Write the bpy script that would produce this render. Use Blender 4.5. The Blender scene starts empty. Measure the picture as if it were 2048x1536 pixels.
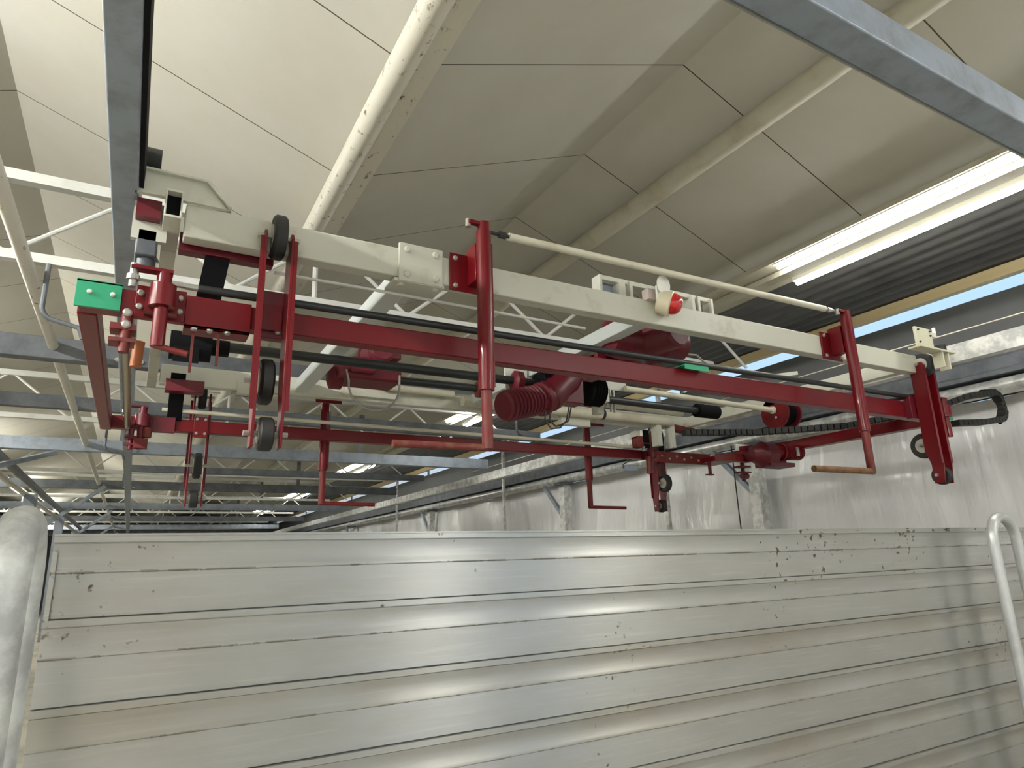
import bpy, math, random
from mathutils import Vector, Matrix
random.seed(7)
H = 1.65                      # eye height: heights below are given from the eye level
C = bpy.context.scene.collection
BASE = {}
PI = math.pi
# ------------------------------------------------------------------ helpers
def V(*a): return Vector(a)
def frame(d):
    d = Vector(d).normalized()
    up = Vector((0, 0, 1)) if abs(d.z) < .95 else Vector((0, 1, 0))
    s = d.cross(up).normalized()
    return d, s, s.cross(d).normalized()
class MB:
    def __init__(s): s.v = []; s.f = []
    def add(s, vs, fs):
        n = len(s.v); s.v += [Vector(p) for p in vs]; s.f += [tuple(i + n for i in f) for f in fs]; return s
    def hexa(s, vs):
        return s.add(vs, [(0,3,2,1),(4,5,6,7),(0,1,5,4),(1,2,6,5),(2,3,7,6),(3,0,4,7)])
    def box(s, x0, x1, y0, y1, z0, z1):
        return s.hexa([(x0,y0,z0),(x1,y0,z0),(x1,y1,z0),(x0,y1,z0),(x0,y0,z1),(x1,y0,z1),(x1,y1,z1),(x0,y1,z1)])
    def bar(s, p, q, w, h):
        p = Vector(p); q = Vector(q); d, a, b = frame(q - p); a = a*w/2; b = b*h/2
        return s.hexa([p-a-b, p+a-b, q+a-b, q-a-b, p-a+b, p+a+b, q+a+b, q-a+b])
    def lathe(s, p, d, prof, n=24):          # prof: (t along d, radius)
        p = Vector(p); d, a, b = frame(d); vs = []; fs = []
        for t, r in prof:
            for k in range(n):
                an = 2*PI*k/n; vs.append(p + d*t + (a*math.cos(an) + b*math.sin(an))*r)
        for i in range(len(prof)-1):
            for k in range(n):
                j = (k+1) % n; fs.append((i*n+k, (i+1)*n+k, (i+1)*n+j, i*n+j))
        fs.append(tuple(range(n))); fs.append(tuple((len(prof)-1)*n + k for k in reversed(range(n))))
        return s.add(vs, fs)
    def cyl(s, p, q, r, n=20, r2=None):
        p = Vector(p); q = Vector(q)
        return s.lathe(p, q-p, [(0, r), ((q-p).length, r2 if r2 is not None else r)], n)
    def ring(s, p, d, ro, ri, t, n=28):      # tyre or flange with a hole
        d = Vector(d).normalized(); p = Vector(p) - d*t/2; dd, a, b = frame(d); vs = []; fs = []
        c = min(t, ro-ri)*.22
        pr = [(0, ri), (0, ro-c), (c, ro), (t-c, ro), (t, ro-c), (t, ri)]
        m = len(pr)
        for t_, r in pr:
            for k in range(n):
                an = 2*PI*k/n; vs.append(p + dd*t_ + (a*math.cos(an) + b*math.sin(an))*r)
        for i in range(m):
            for k in range(n):
                j = (k+1) % n; i2 = (i+1) % m; fs.append((i*n+k, i2*n+k, i2*n+j, i*n+j))
        return s.add(vs, fs)
    def tube(s, pts, r, n=10):
        pts = [Vector(p) for p in pts]; vs = []; fs = []; pa = None
        for i, p in enumerate(pts):
            d = (pts[min(i+1, len(pts)-1)] - pts[max(i-1, 0)]).normalized()
            if pa is None: _, a, _b = frame(d)
            else: a = (pa - d*pa.dot(d)).normalized()
            b = d.cross(a); pa = a
            for k in range(n):
                an = 2*PI*k/n; vs.append(p + (a*math.cos(an) + b*math.sin(an))*r)
        for i in range(len(pts)-1):
            for k in range(n):
                j = (k+1) % n; fs.append((i*n+k, i*n+j, (i+1)*n+j, (i+1)*n+k))
        fs.append(tuple(reversed(range(n)))); fs.append(tuple((len(pts)-1)*n+k for k in range(n)))
        return s.add(vs, fs)
    def prism(s, poly, ax, a, b):            # poly in the two other axes, extruded a..b along ax
        def P(u, w, t): return {'x': (t, u, w), 'y': (u, t, w), 'z': (u, w, t)}[ax]
        n = len(poly); vs = [P(u, w, a) for u, w in poly] + [P(u, w, b) for u, w in poly]
        fs = [tuple(range(n)), tuple(reversed(range(n, 2*n)))] + [(i, i+n, (i+1) % n + n, (i+1) % n) for i in range(n)]
        return s.add(vs, fs)
    def tri(s, A, B, w): return s
def arc(c, r, a0, a1, n, plane='xz'):
    out = []
    for i in range(n+1):
        a = math.radians(a0 + (a1-a0)*i/n); u, w = math.cos(a)*r, math.sin(a)*r
        out.append({'xz': (c[0]+u, c[1], c[2]+w), 'yz': (c[0], c[1]+u, c[2]+w), 'xy': (c[0]+u, c[1]+w, c[2])}[plane])
    return out
def root(name, label, cat, loc=(0, 0, 0), group=None):
    o = bpy.data.objects.new(name, None); C.objects.link(o); o.empty_display_size = .1
    loc = Vector(loc) + V(0, 0, H); o.location = loc; BASE[o.name] = loc
    o['label'] = label; o['category'] = cat
    if group: o['group'] = group
    return o
def part(name, mb, mat, parent=None, label=None, cat=None, group=None, kind=None, bevel=0, org=None):
    me = bpy.data.meshes.new(name); o = bpy.data.objects.new(name, me); C.objects.link(o)
    if parent is not None: b = BASE[parent.name]; o.parent = parent; BASE[o.name] = b
    else:
        b = (Vector(org) if org is not None else sum(mb.v, V(0, 0, 0))/len(mb.v)) + V(0, 0, H); o.location = b; BASE[o.name] = b
    me.from_pydata([tuple(p + V(0, 0, H) - b) for p in mb.v], [], mb.f)
    me.validate(); me.update()
    import bmesh
    bm = bmesh.new(); bm.from_mesh(me); bmesh.ops.recalc_face_normals(bm, faces=bm.faces); bm.to_mesh(me); bm.free()
    for p in me.polygons: p.use_smooth = True
    me.set_sharp_from_angle(angle=math.radians(35))
    me.materials.append(mat)
    if bevel:
        m = o.modifiers.new('bevel', 'BEVEL'); m.width = bevel; m.segments = 2; m.limit_method = 'ANGLE'; m.angle_limit = math.radians(40)
    if label: o['label'] = label
    if cat: o['category'] = cat
    if group: o['group'] = group
    if kind: o['kind'] = kind
    return o
def copy_tree(o, parent=None):
    c = o.copy(); C.objects.link(c); c.parent = parent
    for ch in list(o.children): copy_tree(ch, c)
    return c
# ------------------------------------------------------------------ materials
def mat(name, col, rough=.5, metal=0, spec=.5, var=0, vcol=None, vscale=3, vpow=(.45, .7), bump=0, bscale=60, coat=0, stretch=(1, 1, 1), emit=None, es=0, trans=0, alpha=1):
    m = bpy.data.materials.new(name); m.use_nodes = True; n = m.node_tree.nodes; l = m.node_tree.links
    b = n['Principled BSDF']; b.inputs['Base Color'].default_value = (*col, 1); b.inputs['Roughness'].default_value = rough
    b.inputs['Metallic'].default_value = metal; b.inputs['Specular IOR Level'].default_value = spec; b.inputs['Coat Weight'].default_value = coat
    b.inputs['Transmission Weight'].default_value = trans; b.inputs['Alpha'].default_value = alpha
    if emit: b.inputs['Emission Color'].default_value = (*emit, 1); b.inputs['Emission Strength'].default_value = es
    if var or bump:
        tc = n.new('ShaderNodeTexCoord'); mp = n.new('ShaderNodeMapping'); l.new(tc.outputs['Object'], mp.inputs[0]); mp.inputs['Scale'].default_value = stretch
    if var:
        nz = n.new('ShaderNodeTexNoise'); nz.inputs['Scale'].default_value = vscale; nz.inputs['Detail'].default_value = 6; nz.inputs['Roughness'].default_value = .65
        l.new(mp.outputs[0], nz.inputs['Vector'])
        cr = n.new('ShaderNodeValToRGB'); cr.color_ramp.elements[0].position = vpow[0]; cr.color_ramp.elements[1].position = vpow[1]
        cr.color_ramp.elements[0].color = (0, 0, 0, 1); cr.color_ramp.elements[1].color = (var, var, var, 1); l.new(nz.outputs[0], cr.inputs[0])
        mx = n.new('ShaderNodeMix'); mx.data_type = 'RGBA'; mx.inputs['A'].default_value = (*col, 1); mx.inputs['B'].default_value = (*(vcol or tuple(c*.5 for c in col)), 1)
        l.new(cr.outputs[0], mx.inputs['Factor']); l.new(mx.outputs['Result'], b.inputs['Base Color'])
    if bump:
        nb = n.new('ShaderNodeTexNoise'); nb.inputs['Scale'].default_value = bscale; nb.inputs['Detail'].default_value = 3; l.new(mp.outputs[0], nb.inputs['Vector'])
        bp = n.new('ShaderNodeBump'); bp.inputs['Strength'].default_value = bump; bp.inputs['Distance'].default_value = .01 if bscale > 10 else .06; l.new(nb.outputs[0], bp.inputs['Height']); l.new(bp.outputs[0], b.inputs['Normal'])
    return m
GALV = mat('galvanised steel', (.33, .38, .45), .5, .35, var=1, vcol=(.24, .265, .295), vscale=7, stretch=(1, 1, 1), bump=.05)
GALVD = mat('dull zinc steel', (.17, .185, .20), .55, .3, var=1, vcol=(.09, .10, .115), vscale=5, vpow=(.35, .7))
SPANG = mat('spangled zinc', (.74, .74, .71), .35, .35, var=1, vcol=(.46, .47, .46), vscale=9, vpow=(.42, .58))
WHITE = mat('white machine paint', (.60, .605, .52), .38, var=.8, vcol=(.40, .37, .27), vscale=5, vpow=(.57, .75))
CREAM = mat('cream pipe paint', (.64, .62, .50), .42, var=.9, vcol=(.42, .35, .25), vscale=2.2, vpow=(.5, .75))
RUSTY = mat('white pipe paint with rust specks', (.68, .655, .56), .4, var=1, vcol=(.16, .085, .04), vscale=16, vpow=(.60, .70), stretch=(1.6, .9, 1))
TRUSS = mat('truss white paint', (.62, .63, .60), .45, var=.6, vcol=(.4, .41, .39), vscale=3)
RED = mat('dark red gloss paint', (.145, .002, .006), .36, spec=.32, var=.5, vcol=(.13, .004, .008), vscale=5, coat=.08)
REDR = mat('worn red paint with rust', (.17, .007, .009), .5, var=1, vcol=(.15, .03, .02), vscale=14, vpow=(.42, .62))
MAROON = mat('maroon motor paint', (.13, .005, .015), .42, spec=.5, bump=.03)
RUST = mat('bare rusty steel', (.27, .14, .065), .7, var=1, vcol=(.16, .07, .035), vscale=18, bump=.2)
FOOT = mat('rusted red foot', (.17, .03, .025), .65, var=1, vcol=(.20, .10, .055), vscale=20, bump=.2)
GREEN = mat('green plastic', (.02, .34, .17), .5)
BLACK = mat('black webbing', (.004, .004, .005), .75, spec=.15)
RUBBER = mat('black rubber', (.018, .018, .017), .62, bump=.15, bscale=120)
DARKST = mat('blackened steel shaft', (.028, .031, .032), .4, .3)
STEEL = mat('zinc bolt steel', (.42, .42, .38), .38, .7)
ALU = mat('side panel aluminium', (.48, .485, .47), .33, .85, var=.8, vcol=(.42, .41, .37), vscale=3.2, vpow=(.45, .75), stretch=(.6, 1, 2.2))
TUBEM = mat('lit tube', (1, 1, 1), .4, emit=(1, .985, .93), es=24)
TUBEL = mat('high output tube', (1, 1, 1), .4, emit=(1, .985, .93), es=310)
TUBEG = mat('left row tube', (1, 1, 1), .4, emit=(1, .97, .86), es=150)
TUBEH = mat('bright lit tube', (1, 1, 1), .4, emit=(1, .985, .93), es=85)
TUBEF = mat('far rear tube', (1, 1, 1), .4, emit=(1, .97, .90), es=190)
HOUSE = mat('batten housing', (.7, .7, .66), .4)
CONC = mat('concrete', (.42, .40, .34), .85, var=.8, vscale=1.5)
CORR = mat('dark corrugated sheet', (.16, .16, .155), .5, var=.9, vcol=(.08, .082, .088), vscale=1.4)
GREYW = mat('grey wall cladding', (.15, .155, .155), .6, var=.6, vcol=(.10, .10, .10), vscale=1.2)
WOOD = mat('yellow timber', (.95, .78, .44), .6, var=.8, vcol=(.88, .67, .34), vscale=4, stretch=(1, .1, 4))
LENS = mat('red beacon lens', (.75, .01, .01), .12, spec=.8, coat=.6, var=.8, vcol=(.35, .004, .004), vscale=28, vpow=(.4, .6))
BEIGE = mat('beige beacon base', (.62, .56, .40), .4)
ORANGE = mat('orange rusted part', (.35, .10, .02), .5)
CABLE = mat('grey cable', (.32, .32, .29), .5)
DCABLE = mat('dark cable', (.06, .055, .05), .5)
BOXM = mat('light grey switch box', (.72, .72, .66), .4)
GLASS = mat('window glass', (1, 1, 1), .02, trans=1)
# alu: scratches, dirt specks and fine horizontal extrusion lines
def dress_alu():
    n = ALU.node_tree.nodes; l = ALU.node_tree.links; b = n['Principled BSDF']
    tc = n.new('ShaderNodeTexCoord'); mp = n.new('ShaderNodeMapping'); mp.inputs['Scale'].default_value = (1.6, 20, 55); l.new(tc.outputs['Object'], mp.inputs[0])
    nz = n.new('ShaderNodeTexNoise'); nz.inputs['Scale'].default_value = 1; nz.inputs['Detail'].default_value = 3; l.new(mp.outputs[0], nz.inputs['Vector'])
    bp = n.new('ShaderNodeBump'); bp.inputs['Strength'].default_value = .12; bp.inputs['Distance'].default_value = .004; l.new(nz.outputs[0], bp.inputs['Height']); l.new(bp.outputs[0], b.inputs['Normal'])
    b.inputs['Roughness'].default_value = .35; b.inputs['Anisotropic'].default_value = .93
    tg = n.new('ShaderNodeTangent'); tg.direction_type = 'RADIAL'; tg.axis = 'X'; l.new(tg.outputs[0], b.inputs['Tangent'])
    src = b.inputs['Base Color'].links[0].from_socket
    sp = n.new('ShaderNodeTexNoise'); sp.inputs['Scale'].default_value = 34; sp.inputs['Detail'].default_value = 2; l.new(tc.outputs['Object'], sp.inputs['Vector'])
    cl = n.new('ShaderNodeTexNoise'); cl.inputs['Scale'].default_value = 1.6; l.new(tc.outputs['Object'], cl.inputs['Vector'])
    ad = n.new('ShaderNodeMath'); ad.operation = 'MULTIPLY'; l.new(sp.outputs[0], ad.inputs[0]); l.new(cl.outputs[0], ad.inputs[1])
    r = n.new('ShaderNodeValToRGB'); r.color_ramp.elements[0].position = .40; r.color_ramp.elements[1].position = .44; l.new(ad.outputs[0], r.inputs[0])
    mx = n.new('ShaderNodeMix'); mx.data_type = 'RGBA'; mx.inputs['B'].default_value = (.13, .10, .07, 1); l.new(src, mx.inputs['A']); l.new(r.outputs[0], mx.inputs['Factor'])
    # long rub marks
    m2 = n.new('ShaderNodeMapping'); m2.inputs['Scale'].default_value = (1.1, 1, 26); l.new(tc.outputs['Object'], m2.inputs[0])
    rn = n.new('ShaderNodeTexNoise'); rn.inputs['Scale'].default_value = 3; rn.inputs['Detail'].default_value = 4; l.new(m2.outputs[0], rn.inputs['Vector'])
    r2 = n.new('ShaderNodeValToRGB'); r2.color_ramp.elements[0].position = .55; r2.color_ramp.elements[1].position = .75; r2.color_ramp.elements[1].color = (.5, .5, .5, 1); l.new(rn.outputs[0], r2.inputs[0])
    m3 = n.new('ShaderNodeMix'); m3.data_type = 'RGBA'; m3.inputs['B'].default_value = (.60, .60, .56, 1); l.new(mx.outputs['Result'], m3.inputs['A']); l.new(r2.outputs[0], m3.inputs['Factor'])
    # grime caught on the rib edges and brown staining on the lower planks
    def M(op, a, bv=None, c=None):
        q = n.new('ShaderNodeMath'); q.operation = op
        for i_, v_ in enumerate((a, bv, c)):
            if v_ is None: continue
            if hasattr(v_, 'is_linked'): l.new(v_, q.inputs[i_])
            else: q.inputs[i_].default_value = v_
        return q.outputs[0]
    sz = n.new('ShaderNodeSeparateXYZ'); l.new(tc.outputs['Object'], sz.inputs[0])
    f = M('FRACT', M('ADD', M('DIVIDE', M('SUBTRACT', sz.outputs['Z'], 1.6), .197), 20.0))
    nn = n.new('ShaderNodeTexNoise'); nn.inputs['Scale'].default_value = 9; nn.inputs['Detail'].default_value = 5; nn.inputs['Roughness'].default_value = .7; l.new(tc.outputs['Object'], nn.inputs['Vector'])
    edge = M('MULTIPLY', M('LESS_THAN', M('ABSOLUTE', M('SUBTRACT', M('FRACT', M('ADD', f, .5)), .5)), M('MULTIPLY', nn.outputs[0], .030)), M('GREATER_THAN', nn.outputs[0], .52))
    m4 = n.new('ShaderNodeMix'); m4.data_type = 'RGBA'; m4.inputs['B'].default_value = (.17, .14, .10, 1); l.new(m3.outputs['Result'], m4.inputs['A']); l.new(M('MULTIPLY', edge, .5), m4.inputs['Factor'])
    low = M('MULTIPLY', M('MULTIPLY', M('LESS_THAN', f, .45), M('LESS_THAN', sz.outputs['Z'], 1.30)), M('SUBTRACT', M('MULTIPLY', cl.outputs[0], 2.2), .75)); low = M('MAXIMUM', M('MINIMUM', low, .45), 0.0)
    m5 = n.new('ShaderNodeMix'); m5.data_type = 'RGBA'; m5.inputs['B'].default_value = (.36, .325, .26, 1); l.new(m4.outputs['Result'], m5.inputs['A']); l.new(low, m5.inputs['Factor'])
    l.new(m5.outputs['Result'], b.inputs['Base Color'])
dress_alu()
def ceiling_mat():
    m = mat('ceiling board', (.60, .585, .52), .75, spec=.2, var=.5, vcol=(.50, .465, .37), vscale=.9, vpow=(.4, .75))
    n = m.node_tree.nodes; l = m.node_tree.links; b = n['Principled BSDF']; src = b.inputs['Base Color'].links[0].from_socket
    g = n.new('ShaderNodeNewGeometry'); sx = n.new('ShaderNodeSeparateXYZ'); l.new(g.outputs['Position'], sx.inputs[0])
    a = n.new('ShaderNodeMath'); a.operation = 'SUBTRACT'; l.new(sx.outputs['Y'], a.inputs[0]); a.inputs[1].default_value = 2.79 - 1.2*20
    d = n.new('ShaderNodeMath'); d.operation = 'DIVIDE'; l.new(a.outputs[0], d.inputs[0]); d.inputs[1].default_value = 1.2
    f = n.new('ShaderNodeMath'); f.operation = 'FRACT'; l.new(d.outputs[0], f.inputs[0])
    c = n.new('ShaderNodeMath'); c.operation = 'LESS_THAN'; l.new(f.outputs[0], c.inputs[0]); c.inputs[1].default_value = .0075
    mx = n.new('ShaderNodeMix'); mx.data_type = 'RGBA'; mx.inputs['B'].default_value = (.10, .085, .06, 1)
    l.new(src, mx.inputs['A']); l.new(c.outputs[0], mx.inputs['Factor']); l.new(mx.outputs['Result'], b.inputs['Base Color'])
    return m
CEIL = ceiling_mat()
FILM = mat('silver grey plastic film', (.80, .80, .80), .28, .1, spec=.7, var=.6, vcol=(.66, .67, .68), vscale=.8, bump=.7, bscale=3.5, stretch=(1, 1.6, .35))

# ------------------------------------------------------------------ the hall
YB, YF = -7.0, 42.0
VAL = [-7.19, -3.09, 1.01, 5.12]; RIDGE = [-9.24, -5.14, -1.04, 3.07]
ZV, ZR = 2.54, 3.35
prof = []
for i in range(4): prof += [(RIDGE[i], ZR), (VAL[i], ZV)]
poly = prof + [(x, z+.06) for x, z in reversed(prof)]
part('ceiling', MB().prism(poly, 'y', YB, YF), CEIL, kind='structure', label='cream ceiling boards folded into low ridges and valleys')
part('floor', MB().box(-9.3, 7.5, YB, YF, -1.75, -1.65), CONC, kind='structure')
part('wall_left', MB().box(-9.4, -9.24, YB, YF, -1.65, 3.4), GREYW, kind='structure')
part('wall_back', MB().box(-9.24, 7.5, YF, YF+.15, -1.65, 3.4), GREYW, kind='structure')
# right side: low lean-to roof of dark corrugated sheet, timber, glass slit, cladding
cp = []; N = 9
for i in range(N):
    for q in range(8):
        t = (i+q/8)/N; cp.append((5.2+2.1*t, 2.5+.17*t+.03*(1-math.cos(2*PI*q/8))/2*(1 if i % 3 else 1.8)))
cp.append((7.3, 2.67))
part('ceiling_side', MB().prism(cp + [(x, z+.01) for x, z in reversed(cp)], 'y', YB, YF), CORR, kind='structure', label='dark corrugated sheet strip beside the folded ceiling')
part('trim_1', MB().box(7.22, 7.32, YB, YF, 2.555, 2.67), WOOD, kind='structure', label='long yellow timber beam above the window slit')
part('window_1', MB().box(7.3, 7.31, YB, YF, 2.43, 2.555), GLASS, kind='structure')
part('wall_right', MB().box(7.28, 7.4, YB, YF, 1.42, 2.43), GREYW, kind='structure')
part('wall_right_lower', MB().box(7.42, 7.5, YB, YF, -1.65, 1.42), GREYW, kind='structure')
mb = MB()
for k in range(17): mb.box(7.27, 7.33, -3+k*2.6, -2.96+k*2.6, 2.43, 2.555)
part('trim_2', mb, GALV, kind='structure', label='slim glazing bars of the window slit')
# plastic film hung on the right wall, gathered in folds
nz, ny = 26, 420; vs = []; fs = []
for j in range(ny+1):
    y = -6 + 47.9*j/ny
    for i in range(nz+1):
        t = i/nz; z = 1.42 - 3.05*t
        fold = .055*math.sin(y*2.1+.8*math.sin(y*.9)+2*t) + .022*math.sin(y*6.1+5*t+math.sin(y*2)*1.5)*max(0, 1-1.2*t) + .03*math.sin(z*3.1+y*.5) + .012*math.sin(y*15+z*4)*max(0, .7-t)
        vs.append((7.24 + fold*min(1, .35+4*t), y, z + (.03*math.sin(y*1.7)+.015*math.sin(y*5.3) if i == 0 else 0)))
for j in range(ny):
    for i in range(nz): a = j*(nz+1)+i; fs.append((a, a+1, a+nz+2, a+nz+1))
film = part('plastic_sheet', MB().add(vs, fs), FILM, label='silvery grey plastic sheet hung wrinkled along the right wall', cat='plastic sheet')
# gutters in the valleys
for i, x in enumerate(VAL):
    r = root('roof_gutter', ['white valley gutter far left over the next bay', 'white valley gutter left of the stained gutter pipe', 'white round gutter with brown specks above the white gantry beam', 'white valley gutter carrying the lit tube lights'][i], 'gutter', (x, 0, ZV), 'valley gutters')
    if i < 3: part('gutter_pipe', MB().cyl((x-.06, YB, 2.435), (x-.06, YF, 2.435), .07), RUSTY, r)
    part('gutter_plate', MB().box(x+.02 if i < 3 else x-.43, x+.13 if i < 3 else x+.08, YB, YF, 2.46, 2.50), RUSTY if i < 3 else CREAM, r)
for x, z, rr, lab, m in ((3.60, 2.98, .085, 'thick cream pipe under the slope right of the ridge', CREAM), (-.715, 1.79, .038, 'slim white speckled pipe running down beside the left ceiling ridge', RUSTY), (-1.83, 1.46, .045, 'white pipe beside the far left crane rail', RUSTY)):
    part('ceiling_pipe', MB().cyl((x, YB if x > 0 else -1, z), (x, YF, z), rr, 24), m, label=lab, cat='pipe', group='ceiling pipes')
# ------------------------------------------------------------------ rails, cross beams, trusses
r = root('crane_rail', 'long grey galvanised box rail passing overhead at the left', 'rail', (-.165, 0, 1.5), 'gantry rails')
part('rail_beam', MB().box(-.218, -.118, -3, YF, 1.5, 1.68), GALV, r, bevel=.006)
part('conductor_strip', MB().box(-.117, -.101, -3, 2.8, 1.505, 1.62), BLACK, r)
r = root('crane_rail', 'spangled galvanised rail along the right wall', 'rail', (5.67, 0, 1.425), 'gantry rails')
part('rail_beam', MB().box(5.62, 5.72, -3, YF, 1.425, 1.57), SPANG, r)
part('rail_flange', MB().box(5.72, 5.78, -3, YF, 1.425, 1.44).box(5.72, 5.78, -3, YF, 1.55, 1.57), GALV, r)
r = root('crane_rail', 'dark grey rail of the neighbouring bay at far left', 'rail', (-1.62, 0, 1.5), 'gantry rails')
part('rail_beam', MB().box(-1.68, -1.59, 3, YF, 1.5, 1.57), GALVD, r)
part('side_channel', MB().box(7.12, 7.16, -3, YF, 1.56, 1.82).box(7.0, 7.12, -3, YF, 1.56, 1.575), GALVD, label='grey flat channel running above the round wall pipe at right', cat='channel', group='right wall runs')
part('side_pipe', MB().cyl((7.09, -3, 1.455), (7.09, YF, 1.455), .08, 24), SPANG, label='round galvanised pipe resting on the right hand columns', cat='pipe', group='right wall runs')
near = {0: 'grey steel cross beam overhead at the top right corner', 1: 'grey cross beam just behind the red machine', 2: 'second grey cross beam behind the red machine', 3: 'third grey cross beam behind the red machine'}
YCB = [1.03+.03, 6.3, 11.2, 16.3, 21.6, 26.8, 32, 37]
for k, y in enumerate(YCB):
    r = root('cross_beam', near.get(k, 'distant grey cross beam number %s in the row deep in the hall' % ['five', 'six', 'seven', 'last'][min(3, max(0, k-4))]), 'beam', (2.5, y, 1.68), 'cross beams between the rails')
    x0 = -.35 if k == 0 else -5.7
    part('beam_body', MB().box(x0, 5.78, y-.06, y+.06, 1.68, 1.86 if k else 1.82), GALV if k % 2 == 0 else GALVD, r, bevel=.006)
    if k == 0: part('lip', MB().box(x0, 5.78, y+.06, y+.066, 1.672, 1.69), STEEL, r)
    if k:
        part('hanger_post', MB().box(-.30, -.22, y+.02, y+.06, 1.86, 2.42), GALVD, r)
        part('hanger_post', MB().box(3.3, 3.38, y+.02, y+.06, 1.86, 2.55), GALVD, r)
        mb = MB()
        for bx in (-.26, -.08): mb.cyl((bx, y-.085, 1.72), (bx, y-.06, 1.72), .02, 6)
        part('bolt', mb, STEEL, r)
for k, y in enumerate((8.75, 13.6)):
    r = root('cross_beam', ['slim grey cross beam between the two trusses, with end bracket', 'slim grey cross beam farther back, level with the red frame'][k], 'beam', (1, y, 1.75), 'cross beams between the rails')
    part('beam_body', MB().box(-1.62 if k == 0 else -.15, 5.45, y-.05, y+.05, 1.78 if k == 0 else 1.72, 1.93 if k == 0 else 1.84), GALVD, r, bevel=.004)
    if k == 0: part('end_bracket', MB().box(-1.63, -1.5, y-.1, y-.05, 1.72, 2.05), GALVD, r)
# lattice trusses
def truss(y, lab):
    r = root('lattice_truss', lab, 'truss', (0, y, 1.9), 'white lattice trusses')
    part('top_chord', MB().box(-9.2, 5.1, y-.035, y+.035, 2.40, 2.47), TRUSS, r)
    part('bottom_chord', MB().box(-9.2, 5.1, y-.03, y+.03, 1.87, 1.93), TRUSS, r)
    x = -.83 - 1.3*6; k = 0
    while x < 4.6:
        part('web_bar', MB().cyl((x, y, 1.93), (x+.6, y, 2.42), .015, 8), TRUSS, r)
        part('web_bar', MB().cyl((x+.65, y, 2.42), (x+1.25, y, 1.93), .015, 8), TRUSS, r)
        x += 1.3
    for vx in VAL[1:3]: part('web_bar', MB().cyl((vx, y, 1.93), (vx, y, 2.46), .02, 8), TRUSS, r)
for y, lab in ((4.72, 'nearest white lattice truss, behind the white gantry beam'), (9.9, 'second white lattice truss from the camera'), (15.1, 'third white lattice truss from the camera'), (20.3, 'fourth white lattice truss from the camera'), (25.5, 'fifth white lattice truss from the camera'), (30.7, 'farthest but one white lattice truss'), (36, 'farthest white lattice truss')): truss(y, lab)
# right-hand columns
labs = ['galvanised column nearest, below the red gear motor', 'galvanised column in front of the plastic sheet, right of centre', 'galvanised column where the plastic sheet ends', 'fourth galvanised column along the right wall', 'fifth galvanised column along the right wall', 'last galvanised column along the right wall']
for k, y in enumerate((5.93, 10.4, 16.9, 24.5, 31, 37)):
    r = root('steel_column', labs[k], 'column', (7.0, y, -1.65), 'columns along the right wall')
    part('shaft', MB().box(6.92, 7.08, y-.08, y+.08, -1.65, 1.32), SPANG, r, bevel=.006)
    part('cap', MB().box(6.84, 7.14, y-.11, y+.11, 1.32, 1.372), GALVD, r)
    part('brace', MB().bar((7.0, y+.07, .74), (7.0, y+.70, 1.36), .065, .065), GALV, r)
for k, y in enumerate((7.6, 12.7, 19.5)):
    part('thin_post', MB().box(6.93, 6.98, y-.03, y+.03, -1.65, 2.52), SPANG, label=['slim upright in front of the wall sheet between first two columns', 'slim upright in front of the wall sheet left of the second column', 'slim upright near the far end of the wall sheet'][k], cat='post', group='slim uprights at the right wall')
part('chain', MB().tube([(6.95, 6.25, 1.40), (6.95, 6.25, .6), (6.95, 6.24, -.3)], .008, 6), DARKST, label='thin dark chain hanging left of the nearest column', cat='chain')
# left-hand columns with braces
for k, y in enumerate((15.2, 21.4, 27.5, 33.5)):
    r = root('steel_column', ['galvanised column behind the rounded hoop at far left', 'second galvanised column at far left, partly behind the aluminium panel', 'third galvanised column deep at left', 'last galvanised column deep at left'][k], 'column', (-1.72, y, -1.65), 'columns at the left')
    part('shaft', MB().box(-1.82, -1.62, y-.07, y+.07, -1.65, 1.44), GALV, r, bevel=.006)
    part('brace', MB().bar((-1.6, y, .75), (-.55, y, 1.62), .07, .07), GALV, r)
part('brace_bar', MB().bar((-1.95, 8.1, .80), (-1.05, 11.1, 1.64), .06, .06), GALV, label='wide grey diagonal brace at the left edge', cat='brace')
# ------------------------------------------------------------------ tube lights
def light(x, y0, y1, z, lab, grp='lit tube lights', m=None, rad=.026):
    r = root('tube_light', lab, 'light', (x, (y0+y1)/2, z), grp)
    part('housing', MB().box(x-.03, x+.03, y0-.03, y1+.03, z+.02, 2.46), HOUSE, r)
    part('tube', MB().cyl((x, y0, z), (x, y1, z), rad, 12), m or TUBEM, r)
    return r
ys = [(.4, 3.5), (8.2, 10.7), (16.1, 18.7), (22.9, 25.4), (30.3, 32.8)]
nm = ['nearest', 'second', 'third', 'fourth', 'farthest']
for i, (a, b) in enumerate(ys):
    light(4.74, a, b, 2.43, 'glowing tube light, %s pair on the right gutter, left tube' % nm[i])
    light(5.14, a+.05, b+.12, 2.40, 'glowing tube light, %s pair on the right gutter, right tube' % nm[i])
for a, b, hm in ((-2.6, -1.2, TUBEH), (-8.6, -6.4, TUBEF)):
    light(4.74, a, b, 2.43, 'tube light behind the viewpoint over the right gutter, starting %.1f m back' % -b, m=hm)
    light(5.14, a, b, 2.40, 'tube light behind the viewpoint beside the right gutter, starting %.1f m back' % -b, m=hm)
for i, (a, b) in enumerate(((-5, -2), (1, 4), (8, 11), (15, 18), (22, 25), (29, 32))):
    light(-3.02, a, b, 2.41, 'glowing tube light in the %s place of the left bay row' % ['first', 'second', 'third', 'fourth', 'fifth', 'sixth'][i], 'left bay tube lights', m=TUBEL if i < 2 else TUBEG, rad=.035)
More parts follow.
